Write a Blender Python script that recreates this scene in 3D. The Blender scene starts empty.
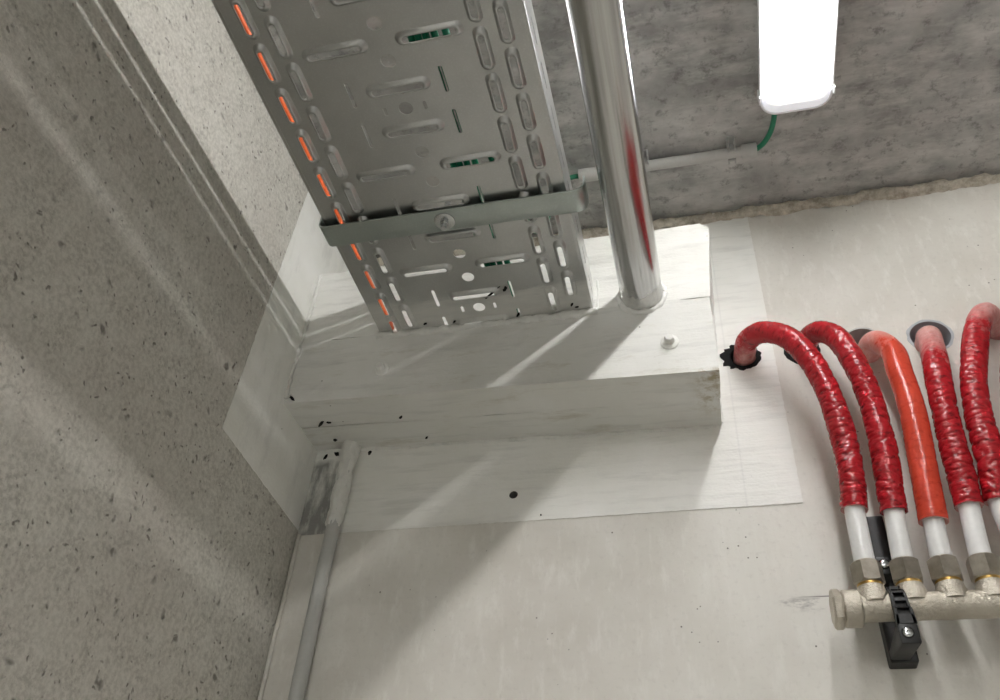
import bpy, bmesh, math, random
from mathutils import Vector, Matrix, noise
from mathutils.geometry import delaunay_2d_cdt
PI = math.pi
random.seed(7)
scene = bpy.context.scene
COL = scene.collection

LAMP = 29
# ------------------------------------------------------------------ helpers
def finish(name, bm, mat, parent=None, smooth=None, uv=False):
    """link one bmesh as one mesh object; verts are in world space, origin at the bounding-box centre"""
    bmesh.ops.remove_doubles(bm, verts=bm.verts, dist=1e-6)
    cs = [v.co for v in bm.verts]
    lo = Vector([min(c[i] for c in cs) for i in range(3)]); hi = Vector([max(c[i] for c in cs) for i in range(3)])
    c = (lo + hi) / 2
    bmesh.ops.translate(bm, verts=bm.verts, vec=-c)
    me = bpy.data.meshes.new(name)
    bm.to_mesh(me); bm.free()
    if smooth is True:
        for p in me.polygons: p.use_smooth = True
    elif smooth is not None:
        for p in me.polygons: p.use_smooth = True
        me.set_sharp_from_angle(angle=math.radians(smooth))
    for m in (mat if isinstance(mat, (list, tuple)) else [mat]): me.materials.append(m)
    o = bpy.data.objects.new(name, me)
    COL.objects.link(o)
    if parent is not None:
        o.parent = parent
        o.location = c - parent.location
    else:
        o.location = c
    return o

def tag(o, label=None, cat=None, group=None, kind=None):
    if label: o['label'] = label
    if cat: o['category'] = cat
    if group: o['group'] = group
    if kind: o['kind'] = kind
    return o

def thing(name, label, cat, loc, group=None):
    o = bpy.data.objects.new(name, None); COL.objects.link(o)
    o.location = loc; o.empty_display_size = .02
    return tag(o, label, cat, group)

def box(bm, x0, x1, y0, y1, z0, z1, bevel=0, seg=2):
    r = bmesh.ops.create_cube(bm, size=1)
    for v in r['verts']:
        v.co = Vector((x0 + (v.co.x + .5) * (x1 - x0), y0 + (v.co.y + .5) * (y1 - y0), z0 + (v.co.z + .5) * (z1 - z0)))
    if bevel:
        es = list({e for v in r['verts'] for e in v.link_edges})
        bmesh.ops.bevel(bm, geom=es, offset=bevel, segments=seg, affect='EDGES', profile=.5)

def cr(pts, n):
    """Catmull-Rom resample, n points per span"""
    P = [Vector(p) for p in pts]
    P = [2 * P[0] - P[1]] + P + [2 * P[-1] - P[-2]]
    out = []
    for i in range(1, len(P) - 2):
        a, b, c, d = P[i - 1:i + 3]
        for k in range(n):
            t = k / n
            out.append(.5 * ((2 * b) + (c - a) * t + (2 * a - 5 * b + 4 * c - d) * t * t + (3 * b - a - 3 * c + d) * t ** 3))
    out.append(P[-2].copy())
    return out

def even(pts, step):
    L = [0]
    for a, b in zip(pts, pts[1:]): L.append(L[-1] + (b - a).length)
    n = max(2, int(L[-1] / step)); out = []; j = 0
    for i in range(n + 1):
        s = L[-1] * i / n
        while j < len(L) - 2 and L[j + 1] < s: j += 1
        t = (s - L[j]) / max(1e-9, L[j + 1] - L[j])
        out.append(pts[j].lerp(pts[j + 1], t))
    return out, L[-1]

def tube(bm, pts, rad, seg=24, caps=True, disp=None, uvl=None):
    """rad: number or function of arc length; disp(s, theta) adds to the radius"""
    n = len(pts); T = []
    for i in range(n):
        T.append((pts[min(i + 1, n - 1)] - pts[max(i - 1, 0)]).normalized())
    up = Vector((0, 0, 1)) if abs(T[0].z) < .9 else Vector((1, 0, 0))
    N = (up - T[0] * up.dot(T[0])).normalized()
    rings = []; s = 0
    S = []
    for i in range(n):
        if i: s += (pts[i] - pts[i - 1]).length
        N = (N - T[i] * N.dot(T[i])).normalized(); B = T[i].cross(N)
        r0 = rad(s) if callable(rad) else rad
        ring = []
        for k in range(seg):
            th = 2 * PI * k / seg
            r = r0 + (disp(s, th) if disp else 0)
            ring.append(bm.verts.new(pts[i] + (N * math.cos(th) + B * math.sin(th)) * r))
        rings.append(ring); S.append(s)
    for i in range(n - 1):
        for k in range(seg):
            f = bm.faces.new((rings[i][k], rings[i][(k + 1) % seg], rings[i + 1][(k + 1) % seg], rings[i + 1][k]))
            if uvl is not None:
                for l, (a, b) in zip(f.loops, ((i, k), (i, k + 1), (i + 1, k + 1), (i + 1, k))):
                    l[uvl].uv = (b / seg, S[a])
    if caps:
        bm.faces.new(rings[0][::-1]); bm.faces.new(rings[-1])
    return rings

def lathe(bm, prof, origin, axis='z', seg=32, closed=False):
    """prof: list of (r, h) along the axis"""
    O = Vector(origin); rings = []
    ax = {'x': Vector((1, 0, 0)), 'y': Vector((0, 1, 0)), 'z': Vector((0, 0, 1))}[axis] if isinstance(axis, str) else Vector(axis).normalized()
    u = ax.orthogonal().normalized(); w = ax.cross(u)
    for r, h in prof:
        rings.append([bm.verts.new(O + ax * h + (u * math.cos(2 * PI * k / seg) + w * math.sin(2 * PI * k / seg)) * r) for k in range(seg)])
    for a, b in zip(rings, rings[1:]):
        for k in range(seg): bm.faces.new((a[k], a[(k + 1) % seg], b[(k + 1) % seg], b[k]))
    if closed:
        a, b = rings[-1], rings[0]
        for k in range(seg): bm.faces.new((a[k], a[(k + 1) % seg], b[(k + 1) % seg], b[k]))
    else:
        bm.faces.new(rings[0][::-1]); bm.faces.new(rings[-1])
    bmesh.ops.recalc_face_normals(bm, faces=bm.faces)

def stadium(cx, cy, length, width, along, n=7):
    r = width / 2; h = max(0, length / 2 - r); out = []
    for i in range(n + 1):
        a = -PI / 2 + PI * i / n; out.append((h + r * math.cos(a), r * math.sin(a)))
    for i in range(n + 1):
        a = PI / 2 + PI * i / n; out.append((-h + r * math.cos(a), r * math.sin(a)))
    if along == 'x': return [(cx + a, cy + b) for a, b in out]
    return [(cx - b, cy + a) for a, b in out]

def circle(cx, cy, r, n=24): return [(cx + r * math.cos(2 * PI * k / n), cy + r * math.sin(2 * PI * k / n)) for k in range(n)]

def inside(px, py, loop):
    r = False; n = len(loop)
    for i in range(n):
        (x0, y0), (x1, y1) = loop[i], loop[i - 1]
        if (y0 > py) != (y1 > py) and px < (x1 - x0) * (py - y0) / (y1 - y0) + x0: r = not r
    return r

def sheet(bm, outline, holes, to3d):
    """planar sheet with holes; each hole is a list of (loop, depth): its outer loop, then loops stepping down to the opening"""
    V2, E2 = [], []
    def put(pts):
        b = len(V2); V2.extend(Vector(p) for p in pts); E2.extend((b + i, b + (i + 1) % len(pts)) for i in range(len(pts)))
        return b
    put(outline)
    first = [put(h[0][0]) for h in holes]
    boxes = [(min(p[0] for p in h[0][0]), max(p[0] for p in h[0][0]), min(p[1] for p in h[0][0]), max(p[1] for p in h[0][0]), h[0][0]) for h in holes]
    ov, oe, of, src, _, _ = delaunay_2d_cdt(V2, E2, [], 1, 1e-7)
    bv = [bm.verts.new(to3d(p.x, p.y, 0)) for p in ov]
    where = {}
    for k, lst in enumerate(src):
        for q in lst: where[q] = bv[k]
    for f in of:
        cx = sum(ov[q].x for q in f) / len(f); cy = sum(ov[q].y for q in f) / len(f)
        if any(b[0] < cx < b[1] and b[2] < cy < b[3] and inside(cx, cy, b[4]) for b in boxes): continue
        try: bm.faces.new([bv[q] for q in f])
        except ValueError: pass
    band = []
    for h, b0 in zip(holes, first):
        prev = [where[b0 + q] for q in range(len(h[0][0]))]
        for pts, d in h[1:]:
            nv = [bm.verts.new(to3d(a, b, d)) for a, b in pts]
            for k in range(len(nv)):
                fc = bm.faces.new((prev[k], prev[(k + 1) % len(nv)], nv[(k + 1) % len(nv)], nv[k])); fc.smooth = True; band.append(fc)
            prev = nv
    loose = [v for v in bm.verts if not v.link_faces]
    bmesh.ops.delete(bm, geom=loose, context='VERTS')
    bmesh.ops.recalc_face_normals(bm, faces=bm.faces)
    return band

def solidify(o, t, off=1):
    m = o.modifiers.new('thickness', 'SOLIDIFY'); m.thickness = t; m.offset = off
    return m

# ------------------------------------------------------------------ materials
class Mat:
    def __init__(s, name):
        s.m = bpy.data.materials.new(name); s.m.use_nodes = True
        s.t = s.m.node_tree; s.b = s.t.nodes['Principled BSDF']
    def n(s, kind, **kw):
        nd = s.t.nodes.new(kind)
        for k, v in kw.items():
            if hasattr(nd, k) and not k[0].isupper(): setattr(nd, k, v)
            else: nd.inputs[k.replace('_', ' ')].default_value = v
        return nd
    def l(s, a, b): s.t.links.new(a, b)
    def set(s, **kw):
        for k, v in kw.items(): s.b.inputs[k.replace('_', ' ')].default_value = v
        return s
    def pos(s): return s.n('ShaderNodeNewGeometry').outputs['Position']
    def obj(s): return s.n('ShaderNodeTexCoord').outputs['Object']
    def noise(s, co, scale, detail=4, rough=.55, vec=None):
        if vec is not None:
            mp = s.n('ShaderNodeMapping'); mp.inputs['Scale'].default_value = vec; s.l(co, mp.inputs['Vector']); co = mp.outputs[0]
        nd = s.n('ShaderNodeTexNoise', Scale=scale, Detail=detail, Roughness=rough); s.l(co, nd.inputs['Vector'])
        return nd.outputs['Fac']
    def vor(s, co, scale, rand=1, feature='F1'):
        nd = s.n('ShaderNodeTexVoronoi', Scale=scale, Randomness=rand); nd.feature = feature; s.l(co, nd.inputs['Vector'])
        return nd.outputs['Distance']
    def ramp(s, f, stops):
        nd = s.n('ShaderNodeValToRGB'); e = nd.color_ramp.elements
        while len(e) < len(stops): e.new(.5)
        for el, (p, c) in zip(e, stops):
            el.position = p; el.color = (c, c, c, 1) if isinstance(c, (int, float)) else (*c, 1)
        s.l(f, nd.inputs[0]); return nd.outputs[0]
    def mix(s, f, a, b, mode='MIX'):
        nd = s.n('ShaderNodeMix'); nd.data_type = 'RGBA'; nd.blend_type = mode
        for i, v in ((0, f), (6, a), (7, b)):
            if hasattr(v, 'is_output'): s.l(v, nd.inputs[i])
            elif i == 0: nd.inputs[0].default_value = v
            else: nd.inputs[i].default_value = (*v, 1)
        return nd.outputs[2]
    def math(s, op, a, b=None, c=None, clamp=False):
        nd = s.n('ShaderNodeMath'); nd.operation = op; nd.use_clamp = clamp
        for i, v in enumerate((a, b, c)):
            if v is None: continue
            if hasattr(v, 'is_output'): s.l(v, nd.inputs[i])
            else: nd.inputs[i].default_value = v
        return nd.outputs[0]
    def sep(s, co):
        nd = s.n('ShaderNodeSeparateXYZ'); s.l(co, nd.inputs[0]); return nd.outputs
    def band(s, v, lo, hi, soft):
        """1 between lo and hi, soft edges"""
        a = s.n('ShaderNodeMapRange', interpolation_type='SMOOTHSTEP'); s.l(v, a.inputs[0])
        a.inputs[1].default_value = lo - soft; a.inputs[2].default_value = lo + soft
        b = s.n('ShaderNodeMapRange', interpolation_type='SMOOTHSTEP'); s.l(v, b.inputs[0])
        b.inputs[1].default_value = hi - soft; b.inputs[2].default_value = hi + soft
        return s.math('SUBTRACT', a.outputs[0], b.outputs[0], clamp=True)
    def bump(s, h, strength=.3, dist=.002, normal=None):
        nd = s.n('ShaderNodeBump', Strength=strength, Distance=dist); s.l(h, nd.inputs['Height'])
        if normal is not None: s.l(normal, nd.inputs['Normal'])
        s.l(nd.outputs[0], s.b.inputs['Normal']); return nd.outputs[0]
    def color(s, c): s.l(c, s.b.inputs['Base Color'])

def plain(name, col, rough=.5, metal=0, **kw):
    k = Mat(name); k.set(Base_Color=(*col, 1), Roughness=rough, Metallic=metal, **kw)
    co = k.obj()
    f = k.noise(co, 180, 3)
    k.color(k.mix(k.ramp(f, [(.3, .0), (.7, .35)]), col, tuple(c * .82 for c in col)))
    k.bump(f, .06, .001)
    return k.m

# rough concrete of the wall beside the tray
k = Mat('rough_concrete'); co = k.pos()
big = k.noise(co, 5, 5, .6); fine = k.noise(co, 165, 5, .7); mid = k.noise(co, 38, 3)
c = k.mix(k.ramp(fine, [(.40, 0), (.60, 1)]), (.41, .397, .355), (.62, .605, .552))
c = k.mix(k.ramp(mid, [(.4, .0), (.64, .45)]), c, (.68, .665, .61))
c = k.mix(k.ramp(big, [(.42, .0), (.68, .35)]), c, (.47, .43, .385))
warp = k.n('ShaderNodeVectorMath'); warp.operation = 'MULTIPLY_ADD'
nz = k.n('ShaderNodeTexNoise', Scale=60, Detail=2); k.l(co, nz.inputs['Vector'])
k.l(nz.outputs['Color'], warp.inputs[0]); warp.inputs[1].default_value = (.022, .022, .022); k.l(co, warp.inputs[2])
pit = k.ramp(k.vor(warp.outputs[0], 38), [(.10, 1), (.22, 0)])
gate = k.ramp(k.noise(co, 24, 2), [(.5, 0), (.6, 1)])
pits = k.math('MULTIPLY', pit, gate)
pit2 = k.math('MULTIPLY', k.ramp(k.vor(warp.outputs[0], 100), [(.12, 1), (.26, 0)]), k.ramp(k.noise(co, 50, 2), [(.48, 0), (.58, 1)]))
pp = k.math('MAXIMUM', pits, pit2)
c = k.mix(k.math('MULTIPLY', pp, .75), c, (.11, .10, .085))
k.color(c); k.set(Roughness=.9)
k.bump(k.math('SUBTRACT', k.math('MULTIPLY', fine, .8), pp), .55, .0025)
M_ROUGH = k.m

# smooth formed concrete of the wall ahead
k = Mat('smooth_concrete'); co = k.pos(); X, Y, Z = k.sep(co)
big = k.noise(co, 4.5, 5, .6); fine = k.noise(co, 140, 4, .6); streak = k.noise(co, 22, 4, .6, (1, 1, .12)); scr = k.noise(co, 60, 5, .7, (1, 1, .35))
c = k.mix(k.ramp(big, [(.35, 0), (.65, 1)]), (.60, .58, .528), (.73, .717, .668))
c = k.mix(k.ramp(streak, [(.45, 0), (.7, .35)]), c, (.63, .60, .55))
c = k.mix(k.ramp(scr, [(.52, 0), (.68, .6)]), c, (.77, .76, .715))
c = k.mix(k.ramp(fine, [(.55, 0), (.8, .25)]), c, (.32, .30, .27))
dots = k.math('MULTIPLY', k.ramp(k.vor(co, 62), [(.05, 1), (.085, 0)]), k.ramp(k.noise(co, 13, 2), [(.54, 0), (.6, 1)]))
c = k.mix(k.math('MULTIPLY', dots, .85), c, (.07, .06, .05))
wob = k.math('ADD', Z, k.math('MULTIPLY', k.math('SUBTRACT', k.noise(co, 14, 3), .5), .003))
seam = k.math('MULTIPLY', k.band(wob, .4515, .4530, .0005), k.band(X, .10, 9, .02))
c = k.mix(k.math('MULTIPLY', seam, .8), c, (.12, .11, .10))
smear = k.math('MULTIPLY', k.math('MULTIPLY', k.band(Z, .437, .452, .006), k.band(X, .07, .12, .012)), k.ramp(k.noise(co, 55, 4, .7, (.5, 1, 1.6)), [(.5, 0), (.62, .55)]))
c = k.mix(smear, c, (.16, .15, .15))
k.color(c); k.set(Roughness=.75)
k.bump(k.math('SUBTRACT', k.math('ADD', fine, scr), k.math('MULTIPLY', dots, 3)), .22, .0012)
M_SMOOTH = k.m

# dark blotchy slab soffit
k = Mat('ceiling_concrete'); co = k.pos()
big = k.noise(co, 7, 6, .65); fine = k.noise(co, 60, 6, .7); st = k.noise(co, 26, 5, .7, (.35, 1, 1))
c = k.mix(k.ramp(big, [(.35, 0), (.66, 1)]), (.235, .232, .226), (.53, .522, .508))
c = k.mix(k.ramp(st, [(.46, 0), (.7, .6)]), c, (.70, .69, .665))
c = k.mix(k.ramp(fine, [(.54, 0), (.68, .7)]), c, (.16, .155, .148))
sp = k.math('MULTIPLY', k.ramp(k.vor(co, 55), [(.05, 1), (.11, 0)]), k.ramp(k.noise(co, 9, 2), [(.55, 0), (.62, 1)]))
c = k.mix(k.math('MULTIPLY', sp, .7), c, (.50, .48, .45))
k.color(c); k.set(Roughness=.8); k.bump(k.math('ADD', fine, st), .35, .002)
M_CEIL = k.m

M_FLOOR = plain('floor_concrete', (.60, .595, .575), .8)
M_PLASTER = plain('grey_plaster', (.42, .415, .40), .9)
M_PALE = plain('pale_plaster', (.74, .735, .72), .9)

k = Mat('joint_mortar'); co = k.pos(); f = k.noise(co, 60, 5, .7)
k.color(k.mix(k.ramp(f, [(.3, 0), (.7, 1)]), (.24, .21, .165), (.66, .61, .52))); k.set(Roughness=.95); k.bump(f, .6, .004)
M_MORTAR = k.m

# white brushed fire-stop coating
def coating(name, vec, tone=1, dirt=.0):
    k = Mat(name); co = k.pos(); X, Y, Z = k.sep(co)
    br = k.noise(co, 70, 5, .65, vec); bl = k.noise(co, 9, 5, .6); fn = k.noise(co, 240, 3)
    c = k.mix(k.ramp(bl, [(.35, 0), (.7, 1)]), (.76 * tone, .76 * tone, .715 * tone), (.84 * tone, .84 * tone, .81 * tone))
    c = k.mix(k.ramp(br, [(.52, 0), (.70, .45)]), c, (.55 * tone, .55 * tone, .52 * tone))
    dots = k.math('MULTIPLY', k.ramp(k.vor(co, 46), [(.035, 1), (.06, 0)]), k.ramp(k.noise(co, 11, 2), [(.58, 0), (.64, 1)]))
    c = k.mix(k.math('MULTIPLY', dots, .9), c, (.05, .045, .03))
    if dirt:
        d = k.ramp(k.noise(co, 32, 6, .7, (.3, 1, 1)), [(.56, 0), (.72, dirt)])
        c = k.mix(d, c, (.30, .25, .14))
        d2 = k.math('MULTIPLY', k.math('MULTIPLY', k.band(X, .004, 1, .018), k.math('MULTIPLY', k.band(Z, -9, .7075, .003), k.band(Y, -9, .96, .03))), k.ramp(k.noise(co, 60, 6, .75), [(.44, 0), (.62, .8)]))
        c = k.mix(d2, c, (.34, .27, .13))
    k.color(c); k.set(Roughness=.5)
    k.bump(k.math('ADD', br, k.math('MULTIPLY', fn, .25)), .6, .003)
    return k, c
M_COAT_BACK = coating('coating_on_smooth_wall', (.12, 1, 1))[0].m
M_BOARD = coating('coated_board', (.18, 1, 1))[0].m
M_BOARD_DIRTY = coating('coated_board_dirty', (.12, 1, 1), .92, .4)[0].m
M_COAT_LEFT = coating('coating_on_rough_wall', (1, .5, .16), 1.06)[0].m
M_SEAL = coating('sealant', (1, 1, 1), .93)[0].m

# thin grey patch of the coating beside the conduit, as its own stain
k, c = coating('coating_back_wall_with_bare_patch', (.12, 1, 1)); co = k.pos(); X, Y, Z = k.sep(co)
wx = k.math('ADD', X, k.math('MULTIPLY', k.math('SUBTRACT', k.noise(co, 40, 4, .7, (1, 1, .4)), .5), .03))
wz = k.math('ADD', Z, k.math('MULTIPLY', k.math('SUBTRACT', k.noise(co, 30, 4), .5), .03))
bare = k.math('MULTIPLY', k.band(wx, -.600, -.519, .007), k.band(wz, .50, .698, .008))
bare = k.math('MULTIPLY', bare, k.ramp(k.noise(co, 42, 5, .7, (1, 1, .3)), [(.34, .1), (.56, .9)]))
c = k.mix(bare, c, (.215, .215, .205))
lap = k.math('MULTIPLY', k.band(X, .047, .049, .0012), .25)
c = k.mix(lap, c, (.55, .55, .54))
k.color(c); M_COAT_BACK = k.m

# galvanised sheet with coating smeared over its far end
def galv(name, col, rough, smear=True, metal=.97, y0=.818):
    k = Mat(name); co = k.pos(); X, Y, Z = k.sep(co)
    bl = k.noise(co, 16, 4, .6); fn = k.noise(co, 420, 2)
    c = k.mix(k.ramp(bl, [(.3, 0), (.7, 1)]), tuple(v * .86 for v in col), col)
    c = k.mix(k.ramp(fn, [(.5, 0), (.75, .3)]), c, tuple(v * 1.25 for v in col))
    if smear:
        br = k.noise(co, 38, 5, .7, (.16, 1, 1))
        yy = k.math('ADD', Y, k.math('MULTIPLY', k.math('SUBTRACT', br, .5), .09))
        f = k.band(yy, y0, 5, .010)
        f = k.math('MULTIPLY', f, k.ramp(k.noise(co, 55, 5, .7, (.2, 1, 1)), [(.3, .45), (.6, .97)]))
        c = k.mix(f, c, (.66, .66, .63))
        k.l(k.math('MULTIPLY', k.math('SUBTRACT', 1, f), metal), k.b.inputs['Metallic'])
        k.l(k.math('ADD', rough, k.math('MULTIPLY', f, .25)), k.b.inputs['Roughness'])
    else:
        k.set(Metallic=metal, Roughness=rough)
    k.color(c); k.bump(k.math('ADD', fn, bl), .05, .0006)
    return k.m
M_TRAY = galv('galvanised_sheet', (.54, .55, .545), .29)
M_ZINC = galv('zinc_plated_steel', (.46, .51, .49), .33, False, .95)
M_DARKBOLT = galv('bolt_steel', (.62, .64, .64), .22, False, 1)

# bright drawn steel tube
k = Mat('bright_steel_tube'); co = k.pos(); X, Y, Z = k.sep(co)
st = k.noise(co, 90, 4, .6, (1, .02, 1)); bl = k.noise(co, 30, 4)
c = k.mix(k.ramp(st, [(.35, 0), (.65, 1)]), (.40, .40, .395), (.66, .66, .65))
yy = k.math('ADD', Y, k.math('MULTIPLY', k.math('SUBTRACT', k.noise(co, 45, 5, .7), .5), .07))
f = k.math('MULTIPLY', k.band(yy, .847, 5, .006), k.ramp(k.noise(co, 70, 5, .7), [(.35, .35), (.6, .95)]))
c = k.mix(f, c, (.66, .66, .63)); k.color(c)
k.l(k.math('SUBTRACT', 1, f), k.b.inputs['Metallic']); k.l(k.math('ADD', k.math('MULTIPLY', bl, .08), k.math('ADD', .15, k.math('MULTIPLY', f, .4))), k.b.inputs['Roughness'])
k.bump(k.math('MULTIPLY', f, 1.5), .2, .001)
M_TUBE = k.m

# red foam sleeve with glossy crinkled film
def film(name, col, dark, dust=0, crease=1):
    k = Mat(name); uv = k.n('ShaderNodeUVMap').outputs[0]; U, S, _ = k.sep(uv)
    cr_ = k.noise(uv, 1, 4, .65, (6, 120, 1)); fn = k.noise(uv, 1, 3, .6, (22, 300, 1))
    c = k.mix(k.ramp(cr_, [(.32, 1), (.46, 0)]), col, dark)
    sc = k.math('MULTIPLY', k.ramp(k.noise(uv, 1, 5, .8, (7, 75, 1)), [(.62, 0), (.70, .75)]), crease)
    c = k.mix(sc, c, (.12, .03, .03))
    if dust:
        g = k.math('ADD', S, k.math('MULTIPLY', k.math('SUBTRACT', k.noise(uv, 1, 4, .7, (5, 45, 1)), .5), .12))
        d = k.band(g, -.5, dust, .035)
        d = k.math('MULTIPLY', d, k.ramp(k.noise(uv, 1, 5, .7, (12, 90, 1)), [(.3, .35), (.65, .8)]))
        c = k.mix(d, c, (.72, .48, .44))
        k.l(k.math('ADD', .25, k.math('MULTIPLY', d, .55)), k.b.inputs['Roughness'])
    else: k.set(Roughness=.25)
    k.color(c); k.set(Coat_Weight=.08, Coat_Roughness=.12); k.b.inputs['Specular IOR Level'].default_value = .4
    k.bump(k.math('ADD', cr_, k.math('MULTIPLY', fn, .4)), .55 * crease, .0022)
    return k.m
M_RED = film('red_crinkled_film', (.37, .009, .015), (.11, .003, .005))
M_REDWHITE = film('red_crinkled_film_smudged', (.37, .009, .015), (.11, .003, .005), .078)
M_REDDUST = film('red_crinkled_film_dusty', (.37, .009, .015), (.11, .003, .005), .15)
M_ORANGE = film('orange_red_film', (.50, .050, .024), (.36, .030, .015), .115, .28)

M_PEX = plain('white_pipe_plastic', (.74, .74, .73), .35)
M_GREYPVC = plain('grey_conduit_plastic', (.47, .475, .455), .45)
M_CLIP = plain('grey_clip_plastic', (.44, .44, .43), .5)
M_COND = plain('pale_conduit_plastic', (.50, .50, .48), .45)
M_GREEN = plain('green_cable_sheath', (.012, .21, .11), .35)
M_ORCABLE = plain('orange_red_cable_sheath', (.80, .135, .03), .35)
M_BLACK = plain('black_plastic', (.0055, .0055, .006), .45)
M_RUBBER = plain('black_foam', (.004, .0035, .0035), .95)
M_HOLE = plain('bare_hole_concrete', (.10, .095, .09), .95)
M_HOUSING = plain('white_lamp_plastic', (.80, .80, .82), .4)

# nickel plated cast brass
k = Mat('nickel_plated_cast_brass'); co = k.obj(); f = k.noise(co, 190, 4, .7); g = k.noise(co, 35, 3)
k.color(k.mix(k.ramp(g, [(.35, 0), (.7, 1)]), (.47, .43, .36), (.62, .58, .50))); k.set(Metallic=.8, Roughness=.47); k.bump(f, .75, .003); M_CAST = k.m
k = Mat('nickel_plated_nut'); co = k.obj(); f = k.noise(co, 90, 4, .6)
k.color(k.mix(k.ramp(f, [(.35, 0), (.7, 1)]), (.40, .36, .30), (.54, .50, .43))); k.set(Metallic=.9, Roughness=.33); k.bump(f, .12, .001); M_NUT = k.m
k = Mat('bare_brass'); co = k.obj(); f = k.noise(co, 120, 3)
k.color(k.mix(f, (.52, .33, .10), (.62, .42, .15))); k.set(Metallic=.95, Roughness=.3); M_BRASS = k.m

# frosted lamp cover that glows along the LED bar behind it, weaker along its rim and end; the bar gives most of the light
def lamp_cover(name, cx, half, yend, glow):
    k = Mat(name); co = k.pos(); X, Y, Z = k.sep(co)
    e = k.math('MULTIPLY', k.band(X, cx - half, cx + half, .009), k.band(Y, -9, yend, .010))
    k.set(Base_Color=(.74, .75, .82, 1), Roughness=.35)
    k.b.inputs['Emission Color'].default_value = (.97, .98, 1, 1)
    k.l(k.math('ADD', .16, k.math('MULTIPLY', e, glow)), k.b.inputs['Emission Strength'])
    k.l(k.math('SUBTRACT', 1, k.math('MULTIPLY', k.band(Y, -9, yend, .008), .82)), k.b.inputs['Alpha'])
    return k.m
def led_bar(strength):
    k = Mat('lit_led_bar'); k.set(Base_Color=(.8, .8, .8, 1))
    k.b.inputs['Emission Color'].default_value = (1, .985, .955, 1); k.b.inputs['Emission Strength'].default_value = strength
    return k.m

# ------------------------------------------------------------------ setting
LX, WY, CZ = -.576, 1.0, 1.145
RX, NY, FZ = 2.4, -3.8, -1.45
def slab(name, x0, x1, y0, y1, z0, z1, mat):
    bm = bmesh.new(); box(bm, x0, x1, y0, y1, z0, z1)
    return tag(finish(name, bm, mat), kind='structure')
slab('wall_left', LX - .15, LX, NY, WY + .15, FZ, CZ + .0, M_ROUGH)
slab('ceiling', LX - .15, RX + .15, NY - .15, WY + .15, CZ, CZ + .2, M_CEIL)
slab('floor', LX - .15, RX + .15, NY - .15, WY + .15, FZ - .1, FZ, M_FLOOR)
slab('wall_right', RX, RX + .15, NY, WY + .15, FZ, CZ, M_PLASTER)
slab('wall_front', LX - .15, RX + .15, NY - .15, NY, FZ, CZ, M_PALE)

HOLES = [(.072, .8225, .0235), (.1535, .8240, .0245), (.2375, .829, .0245), (.325, .827, .0265), (.412, .833, .026), (.495, .835, .026)]
bm = bmesh.new()
HR = .0062
hl = []
for hx, hz, hr in HOLES: hl.append([(circle(hx, hz, hr, 32), 0), (circle(hx, hz, hr * .985, 32), .12)])
hl.append([(circle(-.260, .6175, HR, 16), 0), (circle(-.260, .6175, HR * .9, 16), .04)])
band = sheet(bm, [(LX, FZ), (RX, FZ), (RX, CZ), (LX, CZ)], hl, lambda a, b, d: Vector((a, WY + d, b)))
for f in band: f.material_index = 1
bm.verts.ensure_lookup_table()
# closed back of the wall
vs = [bm.verts.new((x, WY + .15, z)) for x, z in ((LX, FZ), (LX, CZ), (RX, CZ), (RX, FZ))]; bm.faces.new(vs)
bmesh.ops.recalc_face_normals(bm, faces=[f for f in bm.faces])
wb = finish('wall_back', bm, [M_SMOOTH, M_HOLE]); tag(wb, kind='structure')

# rough mortar filling the joint under the slab
bm = bmesh.new()
nx, na = 420, 9
rows = []
for i in range(nx + 1):
    x = LX + (RX - LX) * (i / nx) ** 1.5
    ring = []
    for j in range(na + 1):
        t = j / na
        z = 1.1195 + .027 * t; y = WY - .010 * math.sin(PI * min(1, t * 1.15))
        p = Vector((x, y, z)); nz = noise.fractal(p * 45, .8, 2, 5)
        ring.append(bm.verts.new((x, min(WY + .001, y - .0075 * nz), z + (.0060 * noise.noise(p * 30) if j < na else 0))))
    rows.append(ring)
for a, b in zip(rows, rows[1:]):
    for j in range(na): bm.faces.new((a[j], b[j], b[j + 1], a[j + 1]))
tag(finish('trim_1', bm, M_MORTAR, smooth=True), kind='structure')
# thin joint strip down the corner
bm = bmesh.new()
pts = [Vector((LX + .004 + .001 * noise.noise(Vector((0, 0, i * .4))), WY - .0015, -1.5 + i * .0415)) for i in range(51)]
tube(bm, pts, .0032, 8); tag(finish('trim_2', bm, M_SMOOTH, smooth=True), kind='structure')

TZ_ = .8335
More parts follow.
